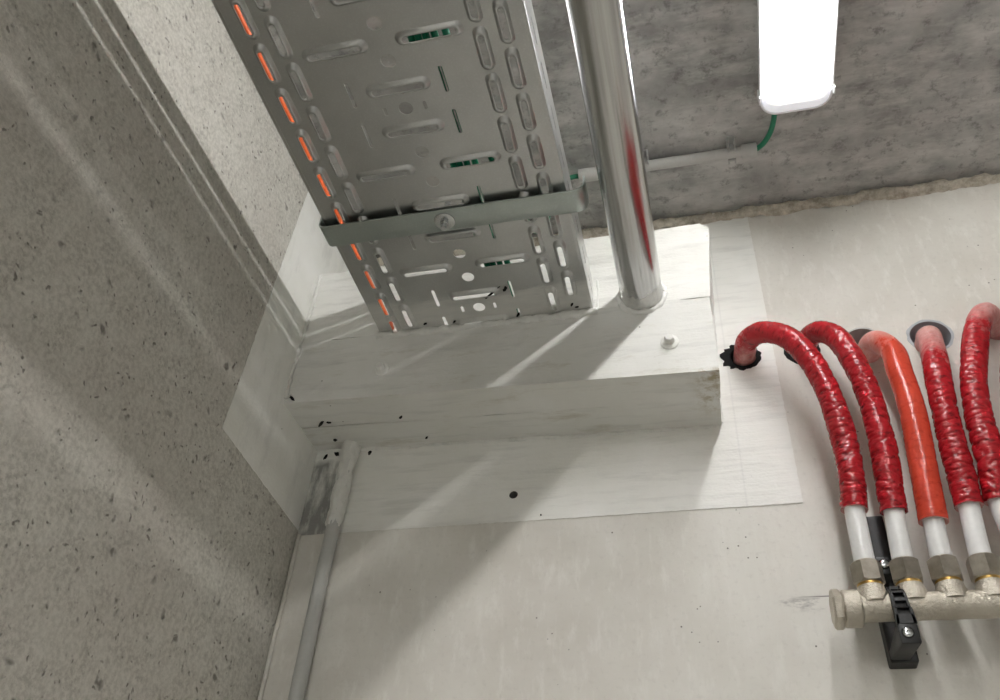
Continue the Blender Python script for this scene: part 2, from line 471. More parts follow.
# ------------------------------------------------------------------ fire-stop box
fb = thing('fire_stop_box', 'white coated fire-stop box around the cable tray and steel pipe, in the wall corner', 'fire stop', (-.27, WY, .70))
def board(name, x0, x1, y0, y1, z0, z1, mat, zl=0, chamfer=0, seed=0, amp=.0016):
    """cut board with slightly uneven brushed faces; zl raises its lower edge at the wall_left end"""
    bm = bmesh.new(); r = bmesh.ops.create_cube(bm, size=1)
    for v in r['verts']:
        v.co = Vector((x0 + (v.co.x + .5) * (x1 - x0), y0 + (v.co.y + .5) * (y1 - y0), z0 + (v.co.z + .5) * (z1 - z0)))
    if chamfer:
        es = [e for e in bm.edges if all(v.co.x > x1 - 1e-5 and v.co.z > z1 - 1e-5 for v in e.verts)]
        bmesh.ops.bevel(bm, geom=es, offset=chamfer, segments=1, affect='EDGES')
    for axis, L0, L1, st in ((0, x0, x1, .012), (2, z0, z1, .012), (1, y0, y1, .02)):
        n = int((L1 - L0) / st)
        for i in range(1, n):
            p = Vector((0, 0, 0)); p[axis] = L0 + (L1 - L0) * i / n; nn = Vector((0, 0, 0)); nn[axis] = 1
            bmesh.ops.bisect_plane(bm, geom=bm.verts[:] + bm.edges[:] + bm.faces[:], plane_co=p, plane_no=nn)
    bmesh.ops.triangulate(bm, faces=[f for f in bm.faces if len(f.verts) > 4])
    bm.normal_update()
    for v in bm.verts:
        t = (v.co.x - x0) / (x1 - x0); q = (v.co.z - z0) / (z1 - z0)
        d = noise.fractal(v.co * 22 + Vector((seed, 0, 0)), .8, 2, 4)
        n_ = v.normal.copy()
        v.co += n_ * amp * d
        v.co.z += zl * (1 - t) * (1 - q)
        v.co.x += .012 * q * t if name == 'upper_board' else 0
    return finish(name, bm, mat, fb, smooth=60)
board('upper_board', LX, .0320, .8755, WY, .8335, .982, M_BOARD, 0, .013, 1)
board('front_board', LX, .0312, .8750, .9370, .7030, .8325, M_BOARD_DIRTY, .016, 0, 2)
board('rear_board', LX, .0295, .9385, WY, .7045, .8325, M_BOARD_DIRTY, .014, 0, 3, .002)

def panel(name, pts2, plane, mat, t=.0007, edge=.0012, sd=0):
    """thin coat of paint: outline with a slightly ragged edge"""
    out = []
    n = len(pts2)
    for i in range(n):
        a = Vector(pts2[i]); b = Vector(pts2[(i + 1) % n]); L = (b - a).length; m = max(1, int(L / .004))
        d = (b - a) / L; nn = Vector((-d.y, d.x))
        for j in range(m):
            p = a + d * (L * j / m)
            if j: p += nn * edge * noise.noise(Vector((p.x * 120, p.y * 120, sd)))
            out.append((p.x, p.y))
    bm = bmesh.new(); f = bm.faces.new([bm.verts.new(plane(a, b)) for a, b in out])
    r = bmesh.ops.extrude_face_region(bm, geom=[f]); nv = [v for v in r['geom'] if isinstance(v, bmesh.types.BMVert)]
    off = plane(0, 0, t) - plane(0, 0, 0)
    for v in nv: v.co += off
    bmesh.ops.triangulate(bm, faces=[f for f in bm.faces if len(f.verts) > 4])
    bmesh.ops.recalc_face_normals(bm, faces=bm.faces)
    return finish(name, bm, mat, fb)
PY = lambda a, b, t=0: Vector((a, WY - t, b))
PX = lambda a, b, t=0: Vector((LX + t, a, b))
bm = bmesh.new()
out = []
cor = [(LX + .001, .5750), (.1160, .5765), (.1140, 1.1215), (LX + .001, 1.1215)]
for i in range(4):
    a = Vector(cor[i]); b = Vector(cor[(i + 1) % 4]); L = (b - a).length; m = int(L / .004); d = (b - a) / L; nn = Vector((-d.y, d.x))
    for j in range(m):
        p = a + d * (L * j / m)
        if j: p += nn * .0010 * noise.noise(Vector((p.x * 130, p.y * 130, 0)))
        out.append((p.x, p.y))
hole = []
for a, b in circle(HOLES[0][0], HOLES[0][1], HOLES[0][2], 32): hole.append((a, b))
hs = [[(hole, 0)], [(circle(-.260, .6175, HR, 16), 0)]]
sheet(bm, out, hs, lambda a, b, d: Vector((a, WY - .0007, b)))
o = finish('wall_coating', bm, M_COAT_BACK, fb); solidify(o, .0005, -1)
panel('wall_coating', [(.7600, .5950), (WY - .001, .5830), (WY - .001, 1.13), (.7790, 1.13)], PX, M_COAT_LEFT, sd=3)

# sealant beads and lumps
def bead(pts, r, seed, amp=.5, mat=M_SEAL, seg=12, step=.003, name='sealant_bead'):
    p, L = even([Vector(q) for q in pts] if len(pts) > 2 and len(pts) > 20 else cr(pts, 10), step)
    bm = bmesh.new()
    tube(bm, p, r, seg, True, lambda s, th: r * amp * noise.fractal(Vector((s * 70 + seed, math.cos(th) * 1.3, math.sin(th) * 1.3)), .8, 2, 4))
    return finish(name, bm, mat, fb, smooth=True)
bead([(-.452, .876, .8290), (-.37, .8765, .8285), (-.29, .8765, .8280), (-.20, .8765, .8275), (-.122, .876, .8280)], .0062, 3)
bead([(-.124, .8765, .832), (-.121, .8765, .86), (-.1225, .8765, .893)], .0020, 11)
ring = [Vector((-.059 + .0315 * math.cos(a), .8745, .8475 + .0315 * math.sin(a))) for a in [2 * PI * i / 60 for i in range(61)]]
bead(ring, .0038, 21, .8)
bead([(LX + .002, .874, .725), (LX + .001, .8745, .80), (LX + .002, .874, .88), (LX + .002, .8745, .975)], .0035, 31, .8)
bead([(LX + .002, 1.0, .7170), (-.50, 1.0005, .7165), (-.40, 1.001, .7140), (-.2, 1.001, .7090), (.022, 1.001, .7045)], .0042, 41, .6)
def gap(p, n, a, b, ang, seed):
    """small dark void left in the coating, a shallow ragged pocket"""
    bm = bmesh.new(); n = Vector(n); u = n.orthogonal().normalized(); u = Matrix.Rotation(ang, 3, n) @ u; w = n.cross(u); K = 14
    rim = []
    for q in range(K):
        t = 2 * PI * q / K; j_ = 1 + .45 * noise.noise(Vector((math.cos(t) * 2 + seed, math.sin(t) * 2, seed * .7)))
        rim.append(Vector(p) + u * a * j_ * math.cos(t) + w * b * j_ * math.sin(t))
    top = [bm.verts.new(r_ + n * .0006) for r_ in rim]; low = [bm.verts.new(r_ - n * .0010) for r_ in rim]; mid = bm.verts.new(Vector(p) + n * .0002)
    for q in range(K):
        bm.faces.new((top[q], top[(q + 1) % K], mid)); bm.faces.new((low[q], low[(q + 1) % K], top[(q + 1) % K], top[q]))
    bm.faces.new(low)
    bmesh.ops.recalc_face_normals(bm, faces=bm.faces)
    tag(finish('coating_gap', bm, M_RUBBER, fb), 'small dark gap in the white coating')
for q, (p, n, a, b, ang) in enumerate((
    ((-.5638, .8745, .7260), (0, -1, 0), .0022, .0060, 0), ((-.5500, .8800, .7195), (0, 0, -1), .0040, .0022, 0), 
    ((-.5400, .9290, .7172), (0, 0, -1), .0075, .0020, PI / 2), ((-.5264, .9275, .7170), (0, 0, -1), .0035, .0018, .5), ((-.5347, .9717, .7172), (0, 0, -1), .0028, .0028, 0),
    ((-.4147, .9268, .7143), (0, 0, -1), .0042, .0018, PI / 2), ((-.3922, .9800, .7130), (0, 0, -1), .0034, .0014, PI / 2),
    ((-.5590, .9984, .7070), (0, -1, 0), .0050, .0024, .4), ((-.5411, .9984, .7110), (0, -1, 0), .0032, .0050, 0), ((-.4870, .9984, .7080), (0, -1, 0), .0042, .0026, .6),
    ((-.2200, .9984, .5826), (0, -1, 0), .0012, .0012, 0), ((-.3734, .8640, TZ_ - .0006), (0, 0, -1), .0030, .0016, 1.2), ((-.3299, .8670, TZ_ - .0006), (0, 0, -1), .0032, .0014, 1.5),
    ((-.2827, .8690, TZ_ - .0006), (0, 0, -1), .0048, .0014, 1.5), ((-.2415, .8134, TZ_ - .0006), (0, 0, -1), .0022, .0060, .2), ((-.2620, .8190, TZ_ - .0006), (0, 0, -1), .0150, .0015, 1.45),
    ((-.2352, .8680, TZ_ - .0006), (0, 0, -1), .0016, .0050, .2), ((-.1560, .8600, TZ_ - .0006), (0, 0, -1), .0014, .0034, .2), ((-.1500, .8660, TZ_ - .0006), (0, 0, -1), .0026, .0012, .9))):
    gap(p, n, a, b, ang, q * 3.1)
bead([(.0300, .9995, .708), (.033, .9995, .80), (.041, .9995, .975)], .0026, 61, .6)
# coated bolt heads on the box front
def anchor(x, z, r, seed, rot):
    bm = bmesh.new()
    lathe(bm, [(r * 1.75, 0), (r * 1.72, .0022), (r * 1.5, .0034), (r * .98, .0040)], (x, .8755, z), (0, -1, 0), 24)
    lathe(bm, [(r * 1.0, .003), (r * 1.0, .0105), (r * .80, .0125)], (x, .8755, z), (0, -1, 0), 6)
    for v in bm.verts: v.co += Vector((1, 0, 1)) * .0007 * noise.noise(v.co * 160 + Vector((seed, 0, 0)))
    return tag(finish('anchor_bolt', bm, M_BOARD, fb, smooth=40))
anchor(-.0270, .757, .0070, 1, 0)
anchor(-.4325, .763, .0062, 7, 0)

# ------------------------------------------------------------------ cable tray
TX0, TX1, TZ = -.446, -.1285, .8335
Y0T, Y1T, PITCH = -1.0, .8755, .0555
tray = thing('cable_tray', 'wide perforated galvanised steel cable tray running into the white fire-stop box', 'cable tray', ((TX0 + TX1) / 2, Y1T, TZ))
bm = bmesh.new(); holes = []
EMB = .0056
def emb(cx, cy, L, W, al):
    holes.append([(stadium(cx, cy, L + 15, W + 8.6, al), 0) if 0 else (stadium(cx, cy, L + .0165, W + .0102, al), 0),
                  (stadium(cx, cy, L + .0140, W + .0084, al), -EMB * .35), (stadium(cx, cy, L + .0085, W + .0046, al), -EMB * .85), (stadium(cx, cy, L + .0055, W + .0022, al), -EMB), (stadium(cx, cy, L, W, al), -EMB * .95)])
cxm = -.2865
k0 = -12
for i in range(k0, 10):
    ya = .372 + PITCH * i           # rows in step with the outermost slots
    if ya - .03 > Y0T and ya < .872:
        emb(-.420, ya if ya < .85 else ya - .008, .035, .0066, 'y')
        if ya + PITCH > .0 and ya + .0584 < Y1T - .004: emb(-.153, ya + .0584 - .0, .036, .0066, 'y')
        if i % 3 == 1:
            for sx in (-.0535, .0535): holes.append(None); holes.pop(); emb(cxm + sx, ya, .060, .0070, 'x')
            for sy in (-.0220, .0225): holes.append([(circle(cxm, ya + sy, .0084), 0)])
        else:
            emb(cxm, ya, .060, .0070, 'x')
            for sx in (-.0565, .0530): holes.append([(stadium(cxm + sx, ya, .033, .0046, 'y'), 0)])
        if i % 3 == 2:
            yc = ya + PITCH / 2
            if yc < Y1T - .02:
                holes.append([(circle(cxm, yc, .0084), 0)])
                for sx in (-.0245, .0230): holes.append([(stadium(cxm + sx, yc, .011, .0042, 'y'), 0)])
    yb = ya + PITCH * .515
    if yb - .03 > Y0T and yb < .855:
        emb(-.394, yb, .035, .0066, 'y'); emb(-.1805, yb, .036, .0066, 'y')
band = sheet(bm, [(TX0, Y0T), (TX1, Y0T), (TX1, Y1T), (TX0, Y1T)], holes, lambda a, b, d: Vector((a, b, TZ + d)))
o = finish('base_panel', bm, M_TRAY, tray)
if o.data.polygons[0].normal.z > 0: o.data.flip_normals()
solidify(o, .0010, -1)
def rail(x, sgn, RIM):
    bm = bmesh.new(); hs = []
    for i in range(-22, 9):
        y = .4599 + PITCH * i
        if y - .03 < Y0T or y > Y1T - .02: continue
        hs.append([(stadium(y, TZ + (.0245 if sgn > 0 else .0300), .034, .0044 if sgn > 0 else .0036, 'x'), 0)])
        if sgn < 0: hs.append([(stadium(y + .01, TZ + .0560, .050, .0034, 'x'), 0)])
    sheet(bm, [(Y0T, TZ + .004), (Y1T, TZ + .004), (Y1T, TZ + RIM), (Y0T, TZ + RIM)], hs, lambda a, b, d: Vector((x, a, b)))
    # rounded fold at the foot and hemmed lip at the top
    prof = [(x - sgn * .004 * (1 - math.sin(PI / 2 * i / 5)), TZ + .004 - .004 * math.cos(PI / 2 * i / 5)) for i in range(6)]
    prof = [(x - sgn * (.004 - .004 * math.sin(PI / 2 * i / 5)), TZ + .004 - .004 * math.cos(PI / 2 * i / 5)) for i in range(6)]
    lip = [(x - sgn * (.0022 - .0022 * math.cos(PI * i / 6)), TZ + RIM + .0022 * math.sin(PI * i / 6)) for i in range(7)] + [(x - sgn * .0044, TZ + RIM - .006)]
    for pr in (prof, lip):
        a = [bm.verts.new((u, Y0T, v)) for u, v in pr]; b = [bm.verts.new((u, Y1T, v)) for u, v in pr]
        for i in range(len(pr) - 1): bm.faces.new((a[i], a[i + 1], b[i + 1], b[i]))
    bmesh.ops.recalc_face_normals(bm, faces=bm.faces)
    o = finish('side_rail', bm, M_TRAY, tray); solidify(o, .0009, 0)
rail(TX0, -1, .0790); rail(TX1, 1, .0530)

# cables lying in the tray
def cable(x, z, r, mat, label, cat, group, amp, ph, y0=-.98, y1=.8745, name='cable', extra=None):
    pts = [Vector((x + amp * math.sin(y * 6 + ph), y, z + .0010 * math.sin(y * 9 + ph * 2) + .001)) for y in [y0 + (y1 - y0) * i / 48 for i in range(49)]]
    if extra: pts = [Vector(p) for p in extra] + pts if 0 else pts
    bm = bmesh.new(); tube(bm, pts, r, 14)
    return tag(finish(name, bm, mat, smooth=True), label, cat, group)
ZI = TZ + .0015
cable(-.4295, ZI + .0046, .0044, M_ORCABLE, 'orange-red cable lying in the cable tray beside its outer rail, seen through the edge slots', 'cable', None, .001, .3)
cable(-.4330, ZI + .0135, .0042, M_ORCABLE, 'upper orange-red cable stacked on another against the outer rail of the cable tray', 'cable', None, .0012, 1.1)
for n_, (x, zz, ph, lab) in enumerate((( -.2560, 0, 0, 'green cable in the cable tray nearest to the orange-red cables'),
                                   (-.2480, 0, .5, 'second green cable in the tray, counted from the orange-red cables'),
                                   (-.2390, 0, .9, 'third green cable in the tray, counted from the orange-red cables'),
                                   (-.2290, 0, 1.6, 'green cable in the cable tray closest to the steel pipe'))):
    cable(x, ZI + .0048 + zz, .0040, M_GREEN, lab, 'cable', None, .0014, ph)

# strap bracket under the tray
br = thing('tray_bracket', 'zinc-plated steel strap bracket bolted across the underside of the cable tray', 'bracket', (-.287, .672, CZ))
bm = bmesh.new()
ZB = TZ - .0095
pr = []
for i in range(7):                                                          # upturned end beside the outer rail
    a = PI * .5 * i / 6; pr.append((-.4435 - .0085 * math.sin(PI / 2 - a) - .0, ZB + .0085 - .0085 * math.cos(PI / 2 - a)))
pr = [(-.4520, TZ + .040)] + pr
pr += [(-.38, ZB + .0006), (-.30, ZB), (-.2, ZB + .0006), (-.1200, ZB)]
for i in range(1, 8):
    a = PI * .5 * i / 7; pr.append((-.1200 + .014 * math.sin(a), ZB + .014 - .014 * math.cos(a)))
pr += [(-.1058, ZB + .0180), (-.1060, ZB + .0225), (-.1064, ZB + .0265)]
YA, YB = .6540, .6880
a = [bm.verts.new((u, YA, v)) for u, v in pr]; b = [bm.verts.new((u, YB, v)) for u, v in pr]
for i in range(len(pr) - 1): bm.faces.new((a[i], a[i + 1], b[i + 1], b[i]))
bmesh.ops.recalc_face_normals(bm, faces=bm.faces)
o = finish('strap', bm, M_ZINC, br, smooth=50); m = solidify(o, .0026, 0)
bv = o.modifiers.new('edge', 'BEVEL'); bv.width = .0006; bv.segments = 2
bm = bmesh.new(); lathe(bm, [(.0128, 0), (.0136, .0008), (.0132, .0022), (.0085, .0030)], (-.286, .671, ZB - .0012), (0, 0, -1), 28); finish('washer', bm, M_DARKBOLT, br, smooth=40)
bm = bmesh.new(); lathe(bm, [(.0058, 0), (.0058, .0048), (.0050, .0058)], (-.286, .671, ZB - .0040), (0, 0, -1), 6); finish('nut', bm, M_DARKBOLT, br, smooth=20)
bm = bmesh.new()
lathe(bm, [(.0034 + (.0004 if i % 2 else 0), i * .0010) for i in range(13)], (-.286, .671, ZB - .0165), 'z', 12)
lathe(bm, [(.0038, 0), (.0038, CZ - ZB + .004)], (-.286, .671, ZB - .004), 'z', 12); finish('threaded_rod', bm, M_DARKBOLT, br, smooth=40)

# ------------------------------------------------------------------ steel pipe
bm = bmesh.new()
YB0 = -.40
pts = [Vector((-.0610, YB0 - .11, 1.144)), Vector((-.0610, YB0 - .11, 1.02))] + [Vector((-.0610, YB0 - .11 * math.cos(a), .9577 - .11 * math.sin(a))) for a in [PI / 2 * i / 16 for i in range(17)]]
pts += [Vector((-.0610 + .0017 * (y - YB0) / 1.6, y, .8477)) for y in [YB0 + .02 + (.8555 - YB0) * i / 40 for i in range(41)]]
tube(bm, pts, .0290, 64)
tag(finish('steel_pipe', bm, M_TUBE, smooth=50), 'shiny round steel pipe entering the white fire-stop box beside the cable tray', 'pipe')

# ------------------------------------------------------------------ ceiling lamp
def rrect(x0, x1, y0, y1, r, inset=0, n=8):
    x0 += inset; x1 -= inset; y0 += inset; y1 -= inset; r = max(.002, r - inset); P = []
    for cx, cy, a0 in ((x1 - r, y1 - r, 0), (x0 + r, y1 - r, PI / 2), (x0 + r, y0 + r, PI), (x1 - r, y0 + r, 3 * PI / 2)):
        for i in range(n + 1):
            a = a0 + PI / 2 * i / n; P.append((cx + r * math.cos(a), cy + r * math.sin(a)))
    return P
def batten(cx, y1, length, label, strength):
    y0 = y1 - length; w = .0505
    t = thing('ceiling_lamp', label, 'lamp', (cx, (y0 + y1) / 2, CZ))
    def stack(levels, mat, name):
        bm = bmesh.new(); rings = []
        for z, ins in levels: rings.append([bm.verts.new((a, b, z)) for a, b in rrect(cx - w, cx + w, y0, y1, .026, ins)])
        for a, b in zip(rings, rings[1:]):
            for k in range(len(a)): bm.faces.new((a[k], a[(k + 1) % len(a)], b[(k + 1) % len(a)], b[k]))
        bm.faces.new(rings[0]); bm.faces.new(rings[-1][::-1])
        bmesh.ops.recalc_face_normals(bm, faces=bm.faces)
        return finish(name, bm, mat, t, smooth=35)
    stack([(CZ, .010), (1.1160, .004), (1.1130, -.0004), (1.1045, -.0004), (1.1040, .0002), (1.1040, .0026), (1.1085, .0030)], M_HOUSING, 'housing')
    stack([(1.1085, .0032), (1.1045, .0034), (1.1000, .0065), (1.0955, .0120), (1.0915, .0190), (1.0888, .0280), (1.0878, .0400)], lamp_cover('lit_lamp_cover', cx, .0375, y1 - .033, 3.0), 'cover')
    bm = bmesh.new(); n = 12; pr = [(cx - .011 * math.cos(PI * q / n), 1.1080 - .0190 * math.sin(PI * q / n)) for q in range(n + 1)]
    a = [bm.verts.new((u, y0 + .03, v)) for u, v in pr]; b = [bm.verts.new((u, y1 - .065, v)) for u, v in pr]
    for q in range(n): bm.faces.new((a[q], a[q + 1], b[q + 1], b[q]))
    bm.faces.new(a); bm.faces.new(b[::-1]); bm.faces.new((a[0], b[0], b[-1], a[-1]))
    bmesh.ops.recalc_face_normals(bm, faces=bm.faces)
    finish('led_bar', bm, led_bar(strength), t)
    for yy in (y1 - .030, y0 + .030):
        for sg in (-1, 1):
            bm = bmesh.new(); xx = cx + sg * (w + .0006); box(bm, xx - .0012, xx + .0012, yy - .006, yy + .006, 1.098, 1.122, .0006); finish('clip', bm, M_HOUSING, t)
    return t
batten(.1845, .7925, 1.25, 'white batten lamp glowing on the ceiling beyond the steel pipe', LAMP)
batten(.1845, -.85, 1.20, 'added fill batten lamp, unseen, further back along the ceiling row', LAMP * 3.6)  # added out of view as fill light, stronger than the visible lamp
batten(.1845, -2.40, 1.20, 'second added fill batten lamp, unseen, furthest along the ceiling row', LAMP * 3.6)  # another unseen batten, added only to lift the fill

# conduit on the ceiling
cd = thing('ceiling_conduit', 'pale grey plastic conduit clipped along the ceiling behind the steel pipe', 'conduit', (-.01, .872, CZ))
CY, CCZ, CR = .8720, 1.1330, .0088
bm = bmesh.new(); tube(bm, [Vector((x, CY, CCZ)) for x in (-.145, -.05, .05, .128)], CR, 24); finish('tube', bm, M_COND, cd, smooth=50)
for xa, xb in ((-.149, -.118), (.108, .1315)):
    bm = bmesh.new(); lathe(bm, [(.0075, 0), (.0108, 0), (.0112, .001), (.0112, xb - xa - .001), (.0108, xb - xa), (.0075, xb - xa)], (xa, CY, CCZ), 'x', 28); finish('coupling', bm, M_COND, cd, smooth=40)
for xc in (-.041, .0935):
    bm = bmesh.new(); w = .0062
    box(bm, xc - w, xc + w, CY - .024, CY + .018, CZ - .0035, CZ, .0006)
    for sg in (-1, 1):
        box(bm, xc - w, xc + w, CY + sg * .0098 - .0014, CY + sg * .0098 + .0014, CCZ - .0065, CZ - .002, .0005)
        box(bm, xc - w, xc - w + .0026, CY + sg * .0115 - .004, CY + sg * .0115 + .004, CCZ - .0075, CCZ - .0048, .0004)
        box(bm, xc + w - .0026, xc + w, CY + sg * .0115 - .004, CY + sg * .0115 + .004, CCZ - .0075, CCZ - .0048, .0004)
    box(bm, xc - w, xc - w + .0022, CY - .024, CY - .0112, CCZ - .0060, CZ - .002, .0004); box(bm, xc + w - .0022, xc + w, CY - .024, CY - .0112, CCZ - .0060, CZ - .002, .0004)
    finish('clip', bm, M_CLIP, cd)
bm = bmesh.new()
tube(bm, even(cr([(.131, .8720, 1.1335), (.1425, .862, 1.1335), (.1530, .842, 1.1335), (.1580, .815, 1.1325), (.1590, .787, 1.131)], 8), .003)[0], .0042, 16)
tag(finish('lamp_cable', bm, M_GREEN, smooth=True), 'short green cable curving from the ceiling conduit to the glowing lamp', 'cable')
bm = bmesh.new()
tube(bm, even(cr([(-.149, CY, CCZ), (-.162, CY - .001, 1.131), (-.180, .862, 1.105), (-.186, .835, 1.02), (-.186, .79, .92), (-.190, .73, .860), (-.205, .64, .8445), (-.216, .5, .8415), (-.219, .2, .8415), (-.219, -.4, .8415)], 10), .006)[0], .0040, 14)
tag(finish('feed_cable', bm, M_GREEN, smooth=True), 'green cable dropping from the hidden end of the ceiling conduit into the cable tray', 'cable')

# ------------------------------------------------------------------ grey conduit in the corner
wc = thing('wall_conduit', 'slim grey conduit running up the wall corner into the fire-stop box underside', 'conduit', (-.516, .9885, -1.5))
bm = bmesh.new(); tube(bm, [Vector((-.5175, .9885, -1.54 + i * .05)) for i in range(42)] + [Vector((-.5165, .9885, .56)), Vector((-.5150, .9885, .71))], .0098, 24); finish('tube', bm, M_GREYPVC, wc, smooth=50)
bm = bmesh.new()
pts = [Vector((-.5165 + .002 * t, .9880, .578 + .146 * t)) for t in [i / 60 for i in range(61)]]
def smear(s, th):
    e = .0012 + .0030 * noise.fractal(Vector((s * 60, math.cos(th) * 2, math.sin(th) * 2)), .8, 2, 4)
    low = .010 + .018 * noise.noise(Vector((math.cos(th) * 2.2, math.sin(th) * 2.2, 4)))
    if s < low: e -= (low - s) * .28
    return max(-.0024, e)
tube(bm, pts, lambda s: .0102 + .002 * max(0, (s - .10) / .034), 32, False, smear); finish('coating_smear', bm, M_SEAL, wc, smooth=True)

# ------------------------------------------------------------------ heating pipes
PATHS = [
 [(.072, 1.06, .8215), (.0725, 1.02, .8218), (.0745, .99, .8225), (.0790, .963, .8215), (.0985, .940, .8145), (.1276, .928, .7900), (.1474, .922, .7476), (.1605, .92, .6944), (.1667, .922, .6302), (.1672, .926, .5684), (.162, .93, .523)],
 [(.1560, 1.06, .823), (.1560, 1.02, .823), (.1575, .99, .822), (.1625, .966, .8190), (.1745, .945, .8090), (.1909, .93, .7798), (.2026, .923, .7259), (.2081, .92, .6652), (.2082, .922, .5998), (.2042, .926, .5437), (.2031, .93, .5174)],
 [(.2385, 1.06, .806), (.2385, 1.02, .806), (.2395, .99, .8045), (.2430, .970, .8000), (.2500, .955, .7850), (.2560, .942, .7547), (.2540, .933, .7174), (.2528, .925, .6729), (.2512, .922, .6374), (.2452, .926, .5601), (.2408, .93, .502)],
 [(.318, 1.06, .812), (.318, 1.02, .812), (.316, .99, .809), (.3120, .966, .797), (.3045, .945, .760), (.2946, .928, .7035), (.2880, .922, .655), (.2845, .922, .6183), (.2835, .926, .5665), (.2812, .93, .5181)],
 [(.411, 1.06, .824), (.409, 1.02, .825), (.4020, .99, .8270), (.3890, .960, .8220), (.3720, .938, .7980), (.3554, .930, .7634), (.3395, .924, .7167), (.3274, .92, .6758), (.3200, .92, .629), (.3185, .92, .603), (.3160, .924, .5624), (.3128, .93, .5221)],
 [(.495, 1.06, .826), (.491, 1.02, .826), (.479, .99, .8265), (.460, .966, .8215), (.436, .948, .8020), (.4132, .936, .7706), (.3915, .928, .7330), (.3735, .922, .6816), (.3600, .920, .6224), (.3530, .922, .5692), (.3505, .930, .525)],
]
NUTX = [.1600, .1990, .2378, .2765, .3155, .3545]
LABS = ['red foam-covered heating pipe beside the white fire-stop box, first on the manifold',
        'red foam-covered heating pipe second from the manifold end cap',
        'smoother orange-red foam-covered heating pipe, third from the manifold end cap',
        'red heating pipe with dusty pink top leaving the widest ringed wall hole',
        'red heating pipe with dusty bend at the frame edge, fifth from the manifold end cap',
        'red heating pipe mostly cut off by the frame edge, sixth from the manifold end cap']
MATS = [M_REDWHITE, M_RED, M_ORANGE, M_REDDUST, M_REDDUST, M_RED]
ZM, YM, RM = .4055, .93, .0145
for i, (path, nx_, lab, mt) in enumerate(zip(PATHS, NUTX, LABS, MATS)):
    t = thing('heating_pipe', lab, 'pipe', (path[-1][0], .93, .46), 'heating pipes on the manifold')
    pts, L = even(cr(path, 14), .0009)
    amp = .0003 if i == 2 else .00125
    def crease(s, th, i=i, amp=amp):
        c_, s_ = math.cos(th), math.sin(th)
        w = noise.noise(Vector((c_ * .9, s_ * .9, s * 28 + i * 9))) * .004
        v = 1 - abs(noise.noise(Vector(((s + w) * 95, c_ * .8 + i * 5, s_ * .8)))) * 2
        v2 = 1 - abs(noise.noise(Vector(((s + w) * 210, c_ * 1.6, s_ * 1.6 + i * 3)))) * 2
        g = .45 + .75 * max(0, min(1, (s - .14) / .12))
        d = -amp * g * (max(0, v) ** 4) * 1.5 - amp * g * .55 * max(0, v2) ** 3
        if i == 2:
            for s0, th0 in ((.262, 1.6), (.285, 1.8)): d -= .0012 * math.exp(-((s - s0) / .0016) ** 2) * max(0, math.cos(th - th0 - 1.2))
        return d + .0006 * noise.noise(Vector((s * 20, c_, s_ + i)))
    bm = bmesh.new(); uvl = bm.loops.layers.uv.new('UVMap')
    rings = tube(bm, pts, (lambda s_: .0158 + .0004 * math.sin(s_ * 40)) if i != 2 else .0157, 40, False, crease, uvl)
    # hollow lower end of the sleeve
    e = pts[-1]; T = (pts[-1] - pts[-2]).normalized(); prev = rings[-1]
    for sc, dp in ((.86, .0), (.70, -.004), (.64, -.02)):
        nr = [bm.verts.new(e + (v.co - e) * sc + T * dp) for v in rings[-1]]
        for q in range(40): bm.faces.new((prev[q], prev[(q + 1) % 40], nr[(q + 1) % 40], nr[q]))
        prev = nr
    me_o = finish('foam_sleeve', bm, [mt], t, smooth=True)
    bm = bmesh.new()
    pp = cr([e - T * .03, e, (nx_ * .6 + e.x * .4, .93, e.z * .5 + .455 * .5), (nx_, .93, .455), (nx_, .93, .44)], 6)
    tube(bm, pp, .0111, 24); finish('plastic_pipe', bm, M_PEX, t, smooth=50)

# torn black foam around the first and second holes, rough sleeve rims around the wider holes
def ragged_ring(name, x, z, r0, r1, mat, lab, cat, seed, y0, y1, jag, sx=1, grp=None, angs=None):
    bm = bmesh.new(); n = 56; R = []
    for k in range(n):
        a = 2 * PI * k / n
        j = 1 + jag * noise.noise(Vector((math.cos(a) * 4 + seed, math.sin(a) * 4, seed)))
        if angs: j += angs(a)
        ro = r1 * j; R.append([Vector((x + r0 * math.cos(a), y1, z + r0 * math.sin(a))), Vector((x + r0 * math.cos(a), y0, z + r0 * math.sin(a))),
                               Vector((x + ro * math.cos(a), y0 + .0008 * noise.noise(Vector((a * 3, seed, 0))), z + ro * math.sin(a))), Vector((x + ro * math.cos(a), y1, z + ro * math.sin(a)))])
    V = [[bm.verts.new(p) for p in q] for q in R]
    for k in range(n):
        a, b = V[k], V[(k + 1) % n]
        for m_ in range(4): bm.faces.new((a[m_], b[m_], b[(m_ + 1) % 4], a[(m_ + 1) % 4]))
    bmesh.ops.recalc_face_normals(bm, faces=bm.faces)
    return tag(finish(name, bm, mat, smooth=40), lab, cat, grp)
ragged_ring('foam_collar', HOLES[0][0], HOLES[0][1], .0185, .0245, M_RUBBER, 'torn black foam collar around the hole of the first red heating pipe', 'collar', 2, WY - .0028, WY + .03, .16, angs=lambda a: .28 * max(0, math.cos(a - PI)) ** 3 + .1 * max(0, math.cos(a - PI)) * math.sin(a * 13 + 1.5 * math.sin(a * 5)))
ragged_ring('foam_collar', HOLES[1][0], HOLES[1][1], .0180, .0250, M_RUBBER, 'black foam collar around the hole of the second red heating pipe', 'collar', 5, WY - .0012, WY + .03, .06)
M_RIM = plain('pale_blue_grey_plastic', (.40, .43, .46), .6)
ragged_ring('pipe_sleeve', HOLES[2][0], HOLES[2][1], .0240, .0262, M_CLIP, 'thin grey sleeve rim around the wall hole of the orange-red pipe', 'sleeve', 8, WY - .0006, WY + .06, .03)
